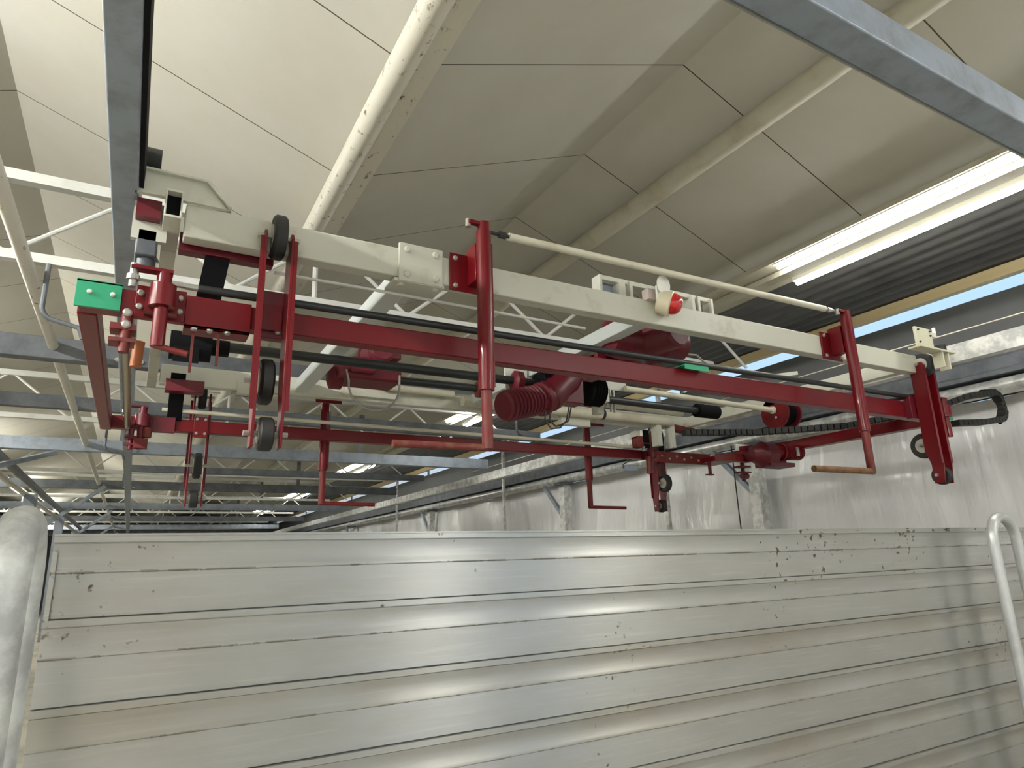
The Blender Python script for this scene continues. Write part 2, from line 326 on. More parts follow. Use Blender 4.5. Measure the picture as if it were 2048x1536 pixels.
for i, (a, b) in enumerate(((15.5, 18), (22.5, 25), (29.5, 32))):
    light(-7.12, a, b, 2.41, 'glowing tube light in the %s place of the outer left row' % ['first', 'second', 'third'][i], 'outer left tube lights', m=TUBEH)
part('wiring_trunking', MB().box(4.86, 4.98, YB, YF, 2.40, 2.45), CREAM, label='cream wiring trunking between the two rows of tube lights', cat='trunking')
# bent conduit hooks hanging from the ceiling
for i, (x, y, z) in enumerate(((-.62, 4.72, 1.86), (1.98, 6.2, 2.06), (3.55, 6.2, 1.66), (.55, 9.9, 1.86), (-.42, 9.9, 1.86))):
    pts = [(x, y-.05, z), (x, y-.05, z-.28)] + arc((x+.08, y-.05, z-.28), .08, 180, 260, 5) + [(x+.20, y-.05, z-.39)] + [(x+.23, y-.05, z-.46)]
    part('conduit_hook', MB().tube(pts, .015, 10), GALVD, label=['bent grey conduit hanging left of the green corner plate', 'bent grey conduit above the small maroon motor', 'bent grey conduit near the cable reel', 'bent grey conduit under the second truss, right one', 'bent grey conduit under the second truss, left one'][i], cat='conduit', group='bent conduits')
# ------------------------------------------------------------------ white gantry bridge
G = root('gantry_bridge', 'white painted overhead gantry bridge spanning between both rails', 'gantry crane', (2.6, 4.1, 1.35))
def bolt_at(parent, pts, d=(0, -1, 0), r=.014, m=None):
    for p in pts:
        d_ = Vector(d); b = MB().lathe(p, d_, [(0, r), (.008, r), (.013, r*.6)], 8)
        part('bolt', b, m or STEEL, parent)
b1 = part('bridge_beam', MB().box(.06, 5.60, 2.84, 2.92, 1.35, 1.50), WHITE, G, bevel=.006)
part('bridge_beam', MB().box(.06, 5.46, 5.4, 5.48, 1.35, 1.50), WHITE, G, bevel=.006)
part('end_carriage', MB().box(-.02, .045, 2.76, 3.1, 1.385, 1.395).box(-.02, .045, 2.76, 3.1, 1.50, 1.51).box(-.02, -.013, 2.76, 3.1, 1.395, 1.50).box(.038, .045, 2.76, 3.1, 1.395, 1.50).box(-.02, .045, 3.1, 5.7, 1.385, 1.51), WHITE, G, bevel=.002)
part('end_carriage', MB().box(5.28, 5.36, 2.92, 5.4, 1.37, 1.48), WHITE, G, bevel=.004)
part('end_plate', MB().prism([(-.13, 1.50), (-.13, 1.60), (.13, 1.60), (.22, 1.50)], 'y', 2.82, 2.84).prism([(-.13, 1.60), (.13, 1.60), (.22, 1.505), (.235, 1.505), (.14, 1.61), (-.13, 1.61)], 'y', 2.80, 2.90), WHITE, G)
part('end_shade_plate', MB().box(-.012, .037, 2.80, 2.81, 1.396, 1.499), BLACK, G)  # black plate stands in for the shade inside the hollow carriage end
part('end_plate', MB().box(-.13, .0, 2.90, 2.93, 1.33, 1.50), WHITE, G)
for x in (1.04, 2.58): part('cross_member', MB().box(x, x+.10, 2.92, 5.4, 1.38, 1.47), GALV if x > 9 else mat('pale blue grey painted member %d' % x, (.55, .59, .58), .4), G, bevel=.004)
sp = part('splice_plate', MB().box(1.0, 1.23, 2.822, 2.84, 1.325, 1.525), WHITE, G, bevel=.003)
bolt_at(sp, [(1.04, 2.822, 1.49), (1.19, 2.822, 1.49), (1.04, 2.822, 1.36), (1.19, 2.822, 1.36)], m=WHITE, r=.018)
sp = part('splice_plate', MB().box(.98, 1.24, 2.83, 2.98, 1.322, 1.338), WHITE, G)
bolt_at(sp, [(1.02, 2.86, 1.322), (1.2, 2.86, 1.322)], d=(0, 0, -1), m=WHITE, r=.016)
part('splice_plate', MB().box(.60, .84, 5.38, 5.40, 1.30, 1.42).box(.60, .95, 5.30, 5.40, 1.30, 1.31), WHITE, G)
part('mount_plate', MB().box(1.45, 1.9, 5.36, 5.40, 1.38, 1.58), WHITE, G, bevel=.003)
part('beam_pad', MB().box(3.6, 3.95, 5.34, 5.40, 1.28, 1.45), WHITE, G)
# window frame shaped bracket on the beam, where the beacon sits
fr = MB()
fr.box(2.36, 3.30, 3.0, 3.05, 1.66, 1.69)
for x0, x1 in ((2.34, 2.36), (2.50, 2.54), (2.58, 2.60), (3.10, 3.13), (3.16, 3.18), (3.28, 3.30)): fr.box(x0, x1, 2.98, 3.06, 1.48, 1.68)
part('top_frame', fr, WHITE, G, bevel=.002)
part('top_frame_plate', MB().box(2.36, 2.50, 3.055, 3.07, 1.48, 1.68), GALV, G)
part('wheel_guard', MB().box(3.13, 3.16, 3.06, 3.14, 1.48, 1.66).box(2.98, 3.0, 3.0, 3.1, 1.5, 1.6), WHITE, G)
# right wheel block
wb = part('wheel_block', MB().box(5.12, 5.34, 2.66, 2.68, 1.49, 1.655).box(5.08, 5.56, 2.62, 2.72, 1.475, 1.49).box(5.38, 5.395, 2.63, 2.71, 1.35, 1.475).box(5.46, 5.475, 2.63, 2.71, 1.34, 1.475), mat('ivory bracket paint', (.66, .65, .50), .4), G, bevel=.002)
bolt_at(wb, [(5.15, 2.66, 1.63), (5.31, 2.66, 1.635), (5.15, 2.66, 1.53), (5.31, 2.66, 1.60)], r=.008, m=DARKST)
part('guide_roller', MB().cyl((5.47, 2.68, 1.495), (5.47, 2.68, 1.545), .04), DARKST, wb)
part('clamp', MB().box(5.34, 5.41, 2.66, 2.69, 1.60, 1.635).cyl((5.40, 2.67, 1.63), (5.40, 2.67, 1.68), .013), BOXM, wb)
part('lever', MB().bar((4.62, 3.6, 1.44), (4.92, 3.6, 1.50), .02, .03).bar((4.7, 3.9, 1.37), (5.0, 3.9, 1.42), .02, .05), WHITE, G)
# left trolley wheel and its little motor bits behind the rail
part('wheel', MB().cyl((-.11, 2.84, 1.66), (-.05, 2.84, 1.66), .055), RUBBER, G)
part('drive_block', MB().box(-.11, -.03, 2.9, 3.1, 1.26, 1.38).cyl((-.07, 2.95, 1.22), (-.07, 2.95, 1.30), .03), GALVD, G, bevel=.008)
part('red_carrier_bar', MB().box(-.12, -.03, 2.85, 2.9, 1.41, 1.49), MAROON, G)
part('red_carrier_bar', MB().box(.05, .44, 2.94, 3.0, 1.33, 1.415), MAROON, G, bevel=.003)
part('red_carrier_bar', MB().box(.10, .36, 5.28, 5.38, 1.27, 1.36), MAROON, G, bevel=.003)
part('cable_stay', MB().tube([(-.07, 3.0, 1.36), (-.02, 2.98, 1.27)], .006, 8), STEEL, G)
part('grease_line', MB().tube([(.45, 2.965, 1.31), (1.0, 2.965, 1.31), (2.2, 2.97, 1.3)], .008, 8), BOXM, G)
# warning light: its own thing bolted to the beam
W = root('warning_light', 'red warning light with beige base and white round shield on the gantry beam', 'warning light', (2.72, 2.78, 1.48))
dW = Vector((.55, -.55, -.28)).normalized(); pW = V(2.66, 2.80, 1.485)
part('lamp_base', MB().lathe(pW - dW*.03 + V(0,0,-.005), dW, [(0, .045), (.01, .07), (.085, .078), (.09, .07)], 28), BEIGE, W)
part('lens', MB().lathe(pW + dW*.05, dW, [(0, .066), (.03, .065), (.055, .055), (.07, .035), (.076, .01)], 28), LENS, W)
part('shield', MB().lathe((2.645, 2.76, 1.575), (.15, -1, -.1), [(0, .058), (.008, .058)], 28).box(2.60, 2.63, 2.765, 2.78, 1.48, 1.57), BOXM, W)
part('junction_box', MB().box(2.56, 2.64, 2.80, 2.86, 1.49, 1.56), mat('pink grey box', (.52, .44, .42), .5), W, bevel=.004)
# ------------------------------------------------------------------ pick-up hooks (hanging tubes with a foot)
def hook(x, y, s, foot, lab, ztop=1.65, arm=True):
    h = root('pickup_hook', lab, 'hook arm', (x, y, ztop), 'hook arms on the gantry')
    part('outer_tube', MB().cyl((x, y, .78), (x, y, ztop-.04), .038, 24).cyl((x, y, ztop-.04), (x, y, ztop+.01), .032, 24), RED, h)
    part('seam_strip', MB().box(x+.034, x+.044, y-.01, y+.01, .80, ztop-.1), RED, h)
    part('inner_tube', MB().cyl((x, y, .50), (x, y, .78), .027, 20), REDR, h)
    part('foot', MB().cyl((x+.02*(-1 if foot > 0 else 1), y, .505), (x+foot, y, .50), .021 if abs(foot) > .5 else .017, 16), (RUST if x > 3 else FOOT) if y < 3 else REDR, h)
    b = MB()
    yb = 2.84 if s > 0 else 5.48
    ya = y + s*.035
    lo, hi = min(ya, yb), max(ya, yb)
    b.box(x-.13, x+.09, yb-.012 if s > 0 else yb, yb if s > 0 else yb+.012, 1.325, 1.53)
    b.box(x-.03, x+.03, lo, hi, 1.36, 1.56)
    br = part('mounting_bracket', b, RED, h, bevel=.003)
    bolt_at(br, [(x-.10, yb-.012 if s > 0 else yb+.012, 1.35), (x-.10, yb-.012 if s > 0 else yb+.012, 1.50), (x+.07, yb-.012 if s > 0 else yb+.012, 1.35)], d=(0, -1 if s > 0 else 1, 0))
    if arm:
        a = part('crank_lever', MB().bar((x, y, ztop), (x-.09, y-.01, ztop-.005), .03, .02), RED, h, bevel=.004)
        part('lever_bolt', MB().cyl((x-.085, y, ztop-.03), (x-.085, y, ztop+.012), .014, 10), STEEL, a)
    return h
hook(1.40, 2.70, 1, -.46, 'red hook arm in front, left one, long rusty foot pointing left')
hook(4.32, 2.70, 1, -.60, 'red hook arm in front, right one, brown foot pointing left')
hook(1.36, 5.68, -1, .46, 'red hook arm at the back, left one, dark foot pointing right', 1.40, False)
hook(4.14, 5.68, -1, .46, 'red hook arm at the back, right one, thin foot pointing right', 1.40, False)
T = root('tie_rod', 'cream round tie rod joining the tops of both front hook arms', 'rod', (2.9, 2.72, 1.64), 'tie rods')
part('rod_tube', MB().cyl((1.56, 2.72, 1.63), (4.12, 2.72, 1.652), .021, 18), CREAM, T)
part('rod_end', MB().cyl((1.44, 2.72, 1.63), (1.56, 2.72, 1.63), .010, 10).cyl((1.50, 2.72, 1.63), (1.54, 2.72, 1.63), .018, 6), DARKST, T)
part('rod_end', MB().cyl((4.12, 2.72, 1.652), (4.28, 2.72, 1.655), .010, 10).cyl((4.15, 2.72, 1.652), (4.19, 2.72, 1.652), .018, 6), STEEL, T)
T = root('tie_rod', 'thick cream round tube along the rear gantry beam', 'rod', (3.7, 5.30, 1.42), 'tie rods')
part('rod_tube', MB().cyl((2.5, 5.30, 1.41), (5.02, 5.30, 1.405), .05, 24), CREAM, T)
part('clamp_band', MB().cyl((4.06, 5.30, 1.41), (4.09, 5.30, 1.41), .055, 24), DARKST, T)
T = root('tie_rod', 'cream slim tube along the rear gantry beam behind the small motor', 'rod', (1.9, 5.3, 1.53), 'tie rods')
part('rod_tube', MB().cyl((1.75, 5.32, 1.47), (2.42, 5.32, 1.47), .03, 20), CREAM, T)
part('rod_end', MB().cyl((2.42, 5.32, 1.47), (2.7, 5.32, 1.47), .010, 10), STEEL, T)
# ------------------------------------------------------------------ motors, shafts
def motor(parent, name, c, d, r, ln, m=MAROON, fins=True):
    c = Vector(c); d = Vector(d).normalized()
    pr = [(0, r*.8), (ln*.03, r*.93)]
    if fins:
        k = 9
        for i in range(k):
            t = ln*(.08+.62*i/k); pr += [(t, r*.88), (t+ln*.012, r), (t+ln*.035, r), (t+ln*.047, r*.88)]
    else: pr += [(ln*.08, r*.9), (ln*.7, r*.9)]
    pr += [(ln*.74, r*.92), (ln*.75, r*1.12), (ln*.82, r*1.12), (ln*.83, r*.85), (ln, r*.8)]
    return part(name, MB().lathe(c, d, pr, 30), m, parent)
M1 = root('gear_motor', 'big maroon travel gear motor below the white beam, beside the warning light', 'motor', (3.0, 3.4, 1.45), 'gear motors')
motor(M1, 'motor_body', (3.02, 3.05, 1.46), (-.25, 1, -.05), .15, .55, fins=False)
part('gear_housing', MB().lathe((3.3, 3.3, 1.44), (-1, .1, 0), [(0, .05), (.02, .11), (.2, .13), (.22, .16), (.26, .16), (.28, .13), (.5, .15), (.62, .13), (.66, .06)], 28), MAROON, M1)
part('mounting_foot', MB().box(2.62, 2.95, 3.45, 3.75, 1.28, 1.34).box(2.62, 2.70, 3.42, 3.6, 1.18, 1.34), MAROON, M1, bevel=.006)
part('power_cable', MB().tube([(3.28, 3.25, 1.36), (3.36, 3.24, 1.36), (3.44, 3.24, 1.31), (3.48, 3.24, 1.22), (3.49, 3.22, 1.14)], .008, 8), CABLE, M1)
M2 = root('gear_motor', 'small maroon gear motor left of centre on the rear beam', 'motor', (1.4, 4.9, 1.4), 'gear motors')
motor(M2, 'motor_body', (1.50, 4.55, 1.56), (0, 1, .02), .105, .36)
part('gear_housing', MB().box(1.22, 1.72, 4.75, 5.05, 1.36, 1.47).box(1.3, 1.5, 4.7, 4.8, 1.40, 1.52), MAROON, M2, bevel=.02)
part('terminal_box', MB().box(1.58, 1.66, 4.6, 4.75, 1.50, 1.58), MAROON, M2, bevel=.01)
cl = part('mounting_flange', MB().lathe((1.18, 4.9, 1.40), (1, 0, 0), [(0, .06), (.02, .10), (.1, .10), (.12, .06)], 24), MAROON, M2)
part('control_cable', MB().tube([(1.28, 4.75, 1.42)] + arc((1.50, 4.75, 1.32), .20, 175, 360, 14) + [(1.70, 4.75, 1.42)], .008, 8), CABLE, M2)
S2 = part('drive_shaft', MB().cyl((1.74, 4.9, 1.42), (2.5, 4.9, 1.425), .03, 18), DARKST, M2)
part('bearing', MB().lathe((2.44, 4.9, 1.42), (1, 0, 0), [(0, .04), (.01, .075), (.06, .075), (.07, .04)], 6), REDR, M2)
M3 = root('lifting_drive', 'maroon lifting gear motor with black chain couplings at the middle of the machine', 'motor', (2.7, 4.17, 1.2), 'gear motors')
motor(M3, 'motor_body', (2.20, 4.0, 1.05), (1, .18, .28), .115, .5)
part('gear_housing', MB().lathe((2.62, 4.1, 1.16), (.75, .12, .62), [(0, .08), (.02, .12), (.10, .13), (.2, .11), (.3, .12), (.42, .09), (.44, .05)], 24).box(2.76, 2.99, 4.10, 4.24, 1.16, 1.42), MAROON, M3, bevel=.008)
for x in (2.60, 3.06):
    part('chain_coupling', MB().lathe((x, 4.17, 1.29), (1, 0, 0), sum([[(.03*i, .105), (.03*i+.012, .12), (.03*i+.02, .105)] for i in range(5)], []), 22), BLACK, M3)
part('gland', MB().ring((2.95, 4.09, 1.38), (0, -1, 0), .022, .011, .02, 16), STEEL, M3)
for a in (0, .04):
    part('motor_cable', MB().tube([(2.56+a, 4.0, 1.05), (2.55+a, 4.0, .98), (2.60+a, 4.0, .92+a/2), (2.68, 4.0, .93+a/2), (2.74+a/2, 4.0, .99), (2.77+a/2, 4.0, 1.10)], .006, 8), DCABLE, M3)
part('bearing_plate', MB().box(2.36, 2.56, 4.24, 4.26, 1.18, 1.44).box(3.19, 3.24, 4.1, 4.24, 1.2, 1.44), BOXM, M3, bevel=.006)
part('bearing', MB().lathe((2.38, 4.17, 1.30), (1, 0, 0), [(0, .05), (.02, .085), (.07, .085), (.09, .05)], 8), MAROON, M3)
SH = root('lifting_shaft', 'long black lifting shaft from the webbing drum to the middle gear motor', 'shaft', (1.3, 4.17, 1.3), 'black shafts')
part('shaft_tube', MB().cyl((.1, 4.17, 1.30), (2.6, 4.17, 1.305), .032, 20), DARKST, SH)
part('drum', MB().cyl((.08, 4.17, 1.28), (.30, 4.17, 1.28), .085, 28).cyl((.30, 4.17, 1.29), (.40, 4.17, 1.29), .05, 20), BLACK, SH)
SH = root('lifting_shaft', 'black lifting shaft right of the middle gear motor', 'shaft', (3.9, 4.17, 1.28), 'black shafts')
part('shaft_tube', MB().cyl((3.2, 4.17, 1.24), (4.5, 4.17, 1.225), .03, 20), DARKST, SH)
part('drum', MB().cyl((4.25, 4.17, 1.23), (4.5, 4.17, 1.23), .06, 28), BLACK, SH)
part('shaft_tube', MB().cyl((3.34, 4.3, 1.24), (4.2, 4.3, 1.225), .03, 20), CREAM, SH)
# square post and switch box in the centre
SB = root('switch_box', 'pale square plate and upright beside the chain coupling', 'switch box', (3.3, 4.3, 1.3))
part('upright', MB().box(3.23, 3.30, 4.26, 4.34, 1.14, 1.46), WHITE, SB, bevel=.003)
part('plate', MB().box(3.31, 3.50, 4.20, 4.21, 1.335, 1.47), BOXM, SB, bevel=.002)
part('sensor_tube', MB().cyl((3.325, 4.2, 1.145), (3.325, 4.2, 1.34), .010, 10).cyl((3.36, 4.2, 1.145), (3.36, 4.2, 1.33), .010, 10), STEEL, SB)
# cable reel
CR = root('cable_reel', 'bright red round cable reel on a cream shaft', 'cable reel', (5.3, 4.17, 1.29))
part('reel_disc', MB().cyl((5.28, 4.17, 1.29), (5.30, 4.17, 1.29), .155, 40), RED, CR)
part('reel_disc', MB().cyl((5.46, 4.17, 1.29), (5.48, 4.17, 1.29), .155, 40), MAROON, CR)
part('cable_winding', MB().cyl((5.30, 4.17, 1.29), (5.46, 4.17, 1.29), .11, 30), BLACK, CR)
part('reel_shaft', MB().cyl((3.46, 4.17, 1.35), (5.26, 4.17, 1.315), .026, 18).cyl((5.24, 4.17, 1.315), (5.27, 4.17, 1.315), .036, 18), CREAM, CR)
bolt_at(CR, [(5.27, 4.15, 1.24)], d=(-1, 0, 0))
# ------------------------------------------------------------------ red lifting frame
F = root('lifting_cradle', 'dark red rectangular lifting frame hung below the white gantry', 'lifting frame', (2.8, 4.2, 1.0))
part('front_beam', MB().hexa([(-.28, 2.95, 1.02), (5.90, 2.95, 1.0), (5.90, 3.03, 1.0), (-.28, 3.03, 1.02), (-.28, 2.95, 1.12), (5.90, 2.95, 1.14), (5.90, 3.03, 1.14), (-.28, 3.03, 1.12)]), RED, F, bevel=.006)
part('rear_beam', MB().box(-.24, 5.7, 5.55, 5.63, 1.02, 1.115), RED, F, bevel=.006)
part('side_beam', MB().box(-.287, -.215, 3.03, 5.63, 1.015, 1.115), RED, F, bevel=.006)
part('side_beam', MB().box(5.82, 5.92, 3.03, 5.63, 1.0, 1.10), RED, F, bevel=.006)
gp = part('corner_plate', MB().box(-.292, -.135, 2.938, 2.952, 1.018, 1.132).box(-.292, -.135, 2.938, 3.03, 1.122, 1.130), GREEN, F, label='green plastic corner plate', bevel=.001)
bolt_at(gp, [(-.245, 2.938, 1.08), (-.165, 2.938, 1.08)], r=.010, m=BOXM)
part('corner_plate', MB().box(5.90, 5.97, 2.94, 2.952, 1.03, 1.13), GREEN, F, label='small green corner plate', bevel=.001)
part('corner_plate', MB().box(2.90, 3.10, 2.90, 3.06, 1.143, 1.150).box(2.90, 3.10, 2.90, 2.905, 1.118, 1.143), GREEN, F, label='green wear strip on top of the front beam')
sl = part('sleeve_plate', MB().box(.10, .36, 2.932, 2.95, .985, 1.125).box(.10, .36, 2.932, 3.05, .985, .997), RED, F, bevel=.002)
bolt_at(sl, [(.14, 2.94, .985), (.20, 2.94, .985), (.27, 2.94, .985)], d=(0, 0, -1))
sl = part('sleeve_plate', MB().box(-.085, .10, 2.935, 2.95, 1.0, 1.14), RED, F, bevel=.002)
bolt_at(sl, [(-.068, 2.935, 1.105), (-.068, 2.935, 1.045), (.078, 2.935, 1.105), (.078, 2.935, 1.045)])
sl = part('sleeve_plate', MB().box(.40, .50, 2.90, 2.95, .97, 1.19), MAROON, F, bevel=.002)
bolt_at(sl, [(.47, 2.9, 1.0)])
sl = part('sleeve_plate', MB().box(.33, .43, 5.53, 5.55, .98, 1.14), RED, F, bevel=.002)
bolt_at(sl, [(.35, 5.53, 1.12), (.41, 5.53, 1.12), (.35, 5.53, 1.01), (.41, 5.53, 1.01)], r=.012)
part('sleeve_plate', MB().box(-.03, .20, 5.52, 5.55, 1.0, 1.12), MAROON, F, bevel=.002)
sl = part('sleeve_plate', MB().box(5.30, 5.62, 2.90, 2.95, .99, 1.17), MAROON, F, bevel=.003)
sl = part('sleeve_plate', MB().box(4.85, 5.75, 5.50, 5.55, .99, 1.11), REDR, F, bevel=.003)
bolt_at(sl, [(4.9+.11*i, 5.50, 1.03 + .03*(i % 2)) for i in range(7)], r=.014)
part('gusset', MB().box(5.60, 5.82, 5.2, 5.6, 1.0, 1.05), RED, F)
# black lifting webbing
def belt(name, a, b, w, lab):
    part(name, MB().hexa([(a[0]-w/2, a[1], a[2]), (a[0]+w/2, a[1], a[2]), (a[0]+w/2, a[1]+.008, a[2]), (a[0]-w/2, a[1]+.008, a[2]), (b[0]-w/2, b[1], b[2]), (b[0]+w/2, b[1], b[2]), (b[0]+w/2, b[1]+.008, b[2]), (b[0]-w/2, b[1]+.008, b[2])]), BLACK, F, label=lab)
belt('webbing_strap', (.185, 2.99, 1.12), (.21, 2.95, 1.36), .10, 'broad black webbing strap')
belt('webbing_strap', (.19, 5.54, 1.1), (.18, 5.26, 1.40), .10, 'narrow black webbing strap')
part('webbing_strap', MB().box(.10, .235, 4.09, 4.1, 1.16, 1.28), BLACK, F)
part('webbing_strap', MB().box(4.72, 4.80, 5.44, 5.45, 1.12, 1.32), BLACK, F)
part('webbing_strap', MB().box(5.0, 5.08, 5.52, 5.53, 1.1, 1.32), BLACK, F)
part('webbing_guide', MB().box(.135, .145, 2.96, 2.98, .80, 1.02).box(.235, .245, 2.96, 2.98, .84, .99), REDR, F)
# torsion rods
part('torsion_rod', MB().cyl((.14, 2.93, 1.16), (5.35, 2.93, 1.172), .0185, 18), DARKST, F, label='long black torsion rod above the front beam')
rr = part('rod_fork', MB().box(.02, .10, 2.92, 2.94, 1.155, 1.175).cyl((.09, 2.93, 1.162), (.17, 2.93, 1.163), .014, 10), STEEL, F)
part('torsion_rod', MB().cyl((.1, 5.5, 1.17), (4.7, 5.5, 1.135), .016, 14), CREAM, F, label='pale torsion rod above the rear beam')
part('torsion_rod', MB().cyl((-.11, 2.98, .98), (-.11, 5.5, 1.03), .022, 14), mat('brass toned rod', (.45, .38, .26), .25, .8), F, label='shiny rod along the left side')
bolt_at(F, [(-.105, 2.90, 1.0), (-.105, 2.90, .95), (-.105, 5.5, 1.03), (-.105, 5.5, .98)], r=.018)
# cranks on the four corners
def crank(x, y, s, m, hl):
    c = part('corner_crank', MB().cyl((x, y, 1.02), (x, y, 1.115), .048, 24).cyl((x, y, 1.11), (x, y, 1.17), .028, 20).box(x-.12, x+.03, y-.025, y+.025, 1.165, 1.178), m, F)
    part('crank_tube', MB().cyl((x, y, .855), (x, y, 1.02), .026, 20), m, c)
    if hl: part('crank_handle', MB().tube([(x-.01, y, .86), (x+.04, y, .85), (x+.11, y-.01, .835)], .013, 12), REDR, c)
    part('crank_pin', MB().cyl((x-.11, y, 1.09), (x-.11, y, 1.19), .014, 10).cyl((x-.11, y, 1.12), (x-.11, y, 1.14), .024, 10), STEEL, c)
    part('mounting_lug', MB().box(x-.06, x+.06, y+.03, y+.10, 1.01, 1.10), m, c)
crank(.01, 2.84, 1, RED, True)
crank(5.70, 2.86, 1, RED, False)
crank(-.02, 5.46, -1, MAROON, False)
crank(4.83, 5.46, -1, MAROON, False)
part('clevis', MB().box(-.16, -.07, 2.90, 2.99, .93, .955).box(-.16, -.07, 2.90, 2.99, .88, .895).cyl((-.105, 2.92, .84), (-.105, 2.92, 1.0), .020, 12), REDR, F)
part('spring_cover', MB().cyl((-.06, 3.05, .82), (-.055, 3.05, .93), .022, 14), ORANGE, F)
part('buffer', MB().cyl((.02, 5.44, .94), (.02, 5.44, 1.01), .03, 14).box(-.06, .03, 5.42, 5.5, .86, .93), REDR, F)
part('clevis', MB().box(-.12, -.04, 5.44, 5.5, .93, .95).box(-.12, -.04, 5.44, 5.5, .88, .895).cyl((-.08, 5.46, .85), (-.08, 5.46, 1.0), .018, 12), MAROON, F)
part('buffer', MB().cyl((4.73, 5.4, .84), (4.73, 5.4, 1.02), .028, 14), REDR, F)
part('buffer', MB().cyl((5.62, 5.4, .86), (5.62, 5.4, 1.0), .02, 12).box(5.56, 5.66, 5.38, 5.42, .85, .865), MAROON, F)
part('clevis', MB().box(5.9, 6.06, 5.2, 5.3, .93, .95).box(5.9, 6.06, 5.2, 5.3, .87, .885).cyl((5.98, 5.25, .78), (5.98, 5.25, 1.0), .022, 12).cyl((5.9, 5.2, .83), (5.98, 5.2, .83), .035, 14), MAROON, F)
part('sensor_block', MB().box(4.44, 4.60, 5.42, 5.50, .86, .93), GALV, F, bevel=.01)
part('sensor_cable', MB().tube([(4.68, 5.45, .99), (4.5, 5.45, .97), (4.42, 5.45, .93), (4.42, 5.45, .89)], .006, 8), DCABLE, F)
part('terminal_bracket', MB().box(4.80, 4.86, 5.3, 5.4, 1.13, 1.42).box(5.0, 5.05, 5.3, 5.4, 1.12, 1.40).box(4.6, 4.66, 5.42, 5.5, 1.22, 1.30), WHITE, F)
part('red_bracket', MB().box(4.6, 4.68, 5.40, 5.5, 1.12, 1.24), REDR, F, bevel=.004)
part('stub_shaft', MB().cyl((5.1, 5.4, 1.36), (5.42, 5.4, 1.33), .045, 16), REDR, F, bevel=.004)
# swivel gear motor on the right side beam
#, (5.42, 4.42, .94), (-1, .3, -.01), .09, .02, fins=False)
M4 = root('gear_motor', 'red gear motor with bright end cap mounted on the right of the red frame', 'motor', (5.5, 4.5, .95), 'gear motors')
motor(M4, 'motor_body', (5.90, 4.42, .975), (-1, .05, -.02), .082, .36, RED)
part('gear_housing', MB().lathe((5.56, 4.48, .94), (-1, .1, 0), [(0, .09), (.02, .125), (.15, .13), (.17, .11), (.30, .07)], 26), MAROON, M4)
part('base_plate', MB().box(5.42, 5.78, 4.4, 4.6, .82, .86).box(5.52, 5.72, 4.45, 4.6, .86, .96), MAROON, M4, bevel=.004)
part('output_arm', MB().box(4.98, 5.42, 4.62, 4.70, .885, .955), REDR, M4)
part('label_plate', MB().box(5.74, 5.78, 4.33, 4.34, .92, 1.01), STEEL, M4)
part('motor_bracket', MB().bar((5.2, 4.6, 1.0), (5.85, 4.55, 1.08), .04, .05), MAROON, M4)
part('white_guide', MB().box(5.16, 5.50, 4.58, 4.60, .985, 1.05), BOXM, M4)
# roller arms: two side plates with three wheels
def roller(x, y, s, lab, top=1.43):
    r = root('roller_arm', lab, 'roller arm', (x, y, 1.1), 'roller arms on the red frame')
    for dx in (-.062, .05):
        part('side_plate', MB().prism([(y-.06*s, top-.03), (y-.04*s, top), (y+.06*s, top), (y+.06*s, .72), (y+.03*s, .62), (y+.03*s, .47), (y-.045*s, .47), (y-.06*s, .6)], 'x', x+dx, x+dx+.012), RED, r, bevel=.0015)
        part('plate_edge', MB().box(x+dx-(.016 if dx < 0 else -.012), x+dx+(0 if dx < 0 else .028), y-.06*s if s > 0 else y+.054, y-.054*s if s > 0 else y+.06, .62, top-.04), RED, r)
    for (wy, wz, wr) in ((y-.01*s, top-.015, .10), (y+.09*s, .775, .10), (y-.0*s, .53, .07)):
        w = part('wheel', MB().ring((x, wy, wz), (1, 0, 0), wr, wr*.55, .056), RUBBER, r)
        part('wheel_hub', MB().cyl((x-.03, wy, wz), (x+.03, wy, wz), wr*.56, 20), mat('pale hub plastic', (.45, .43, .38), .5) if not bpy.data.materials.get('pale hub plastic') else bpy.data.materials['pale hub plastic'], w)
        part('axle_bolt', MB().cyl((x-.085, wy, wz), (x+.09, wy, wz), .012, 8), STEEL, w)
    part('mounting_block', MB().box(x-.045, x+.045, y+.05*s if s > 0 else y-.11, y+.10 if s > 0 else y-.05, 1.0, 1.12), RED, r)
    return r
roller(.435, 2.83, 1, 'red roller arm with three black wheels, front left')
roller(5.42, 2.83, 1, 'red roller arm with three black wheels, front right')
roller(.385, 5.72, -1, 'small looking roller arm with black wheels, rear left', 1.36)
roller(5.14, 5.72, -1, 'brown red roller arm with wheels, rear right against the plastic sheet', 1.38)
# cable drag chain
pts = [(4.2, 4.3, 1.05), (4.9, 4.1, 1.06), (5.5, 3.6, 1.07), (5.97, 3.1, 1.16), (6.3, 2.95, 1.27)] + arc((6.70, 2.93, 1.21), .125, 105, -90, 10) + [(6.4, 2.93, 1.04), (6.02, 2.96, 1.01)]
DC = root('cable_chain', 'black cable drag chain looping out past the right end of the red frame', 'cable chain', (6.4, 3.0, 1.1))
def dense(p, st):
    out = []
    for a, b in zip(p, p[1:]):
        a = Vector(a); b = Vector(b); n = max(1, int((b-a).length/st)); out += [a+(b-a)*i/n for i in range(n)]
    return out + [Vector(p[-1])]
dp = dense(pts, .055); k = 0
for a, b in zip(dp, dp[1:]):
    k += 1
    part('chain_link', MB().bar(a, a + (b-a)*.86, .075, .052), RUBBER, DC, bevel=.003)
part('power_cable', MB().tube([(6.5, 2.93, 1.33), (6.76, 2.93, 1.365), (6.86, 2.93, 1.28), (6.87, 2.93, 1.15), (6.72, 2.93, 1.06)], .016, 8), BLACK, DC)
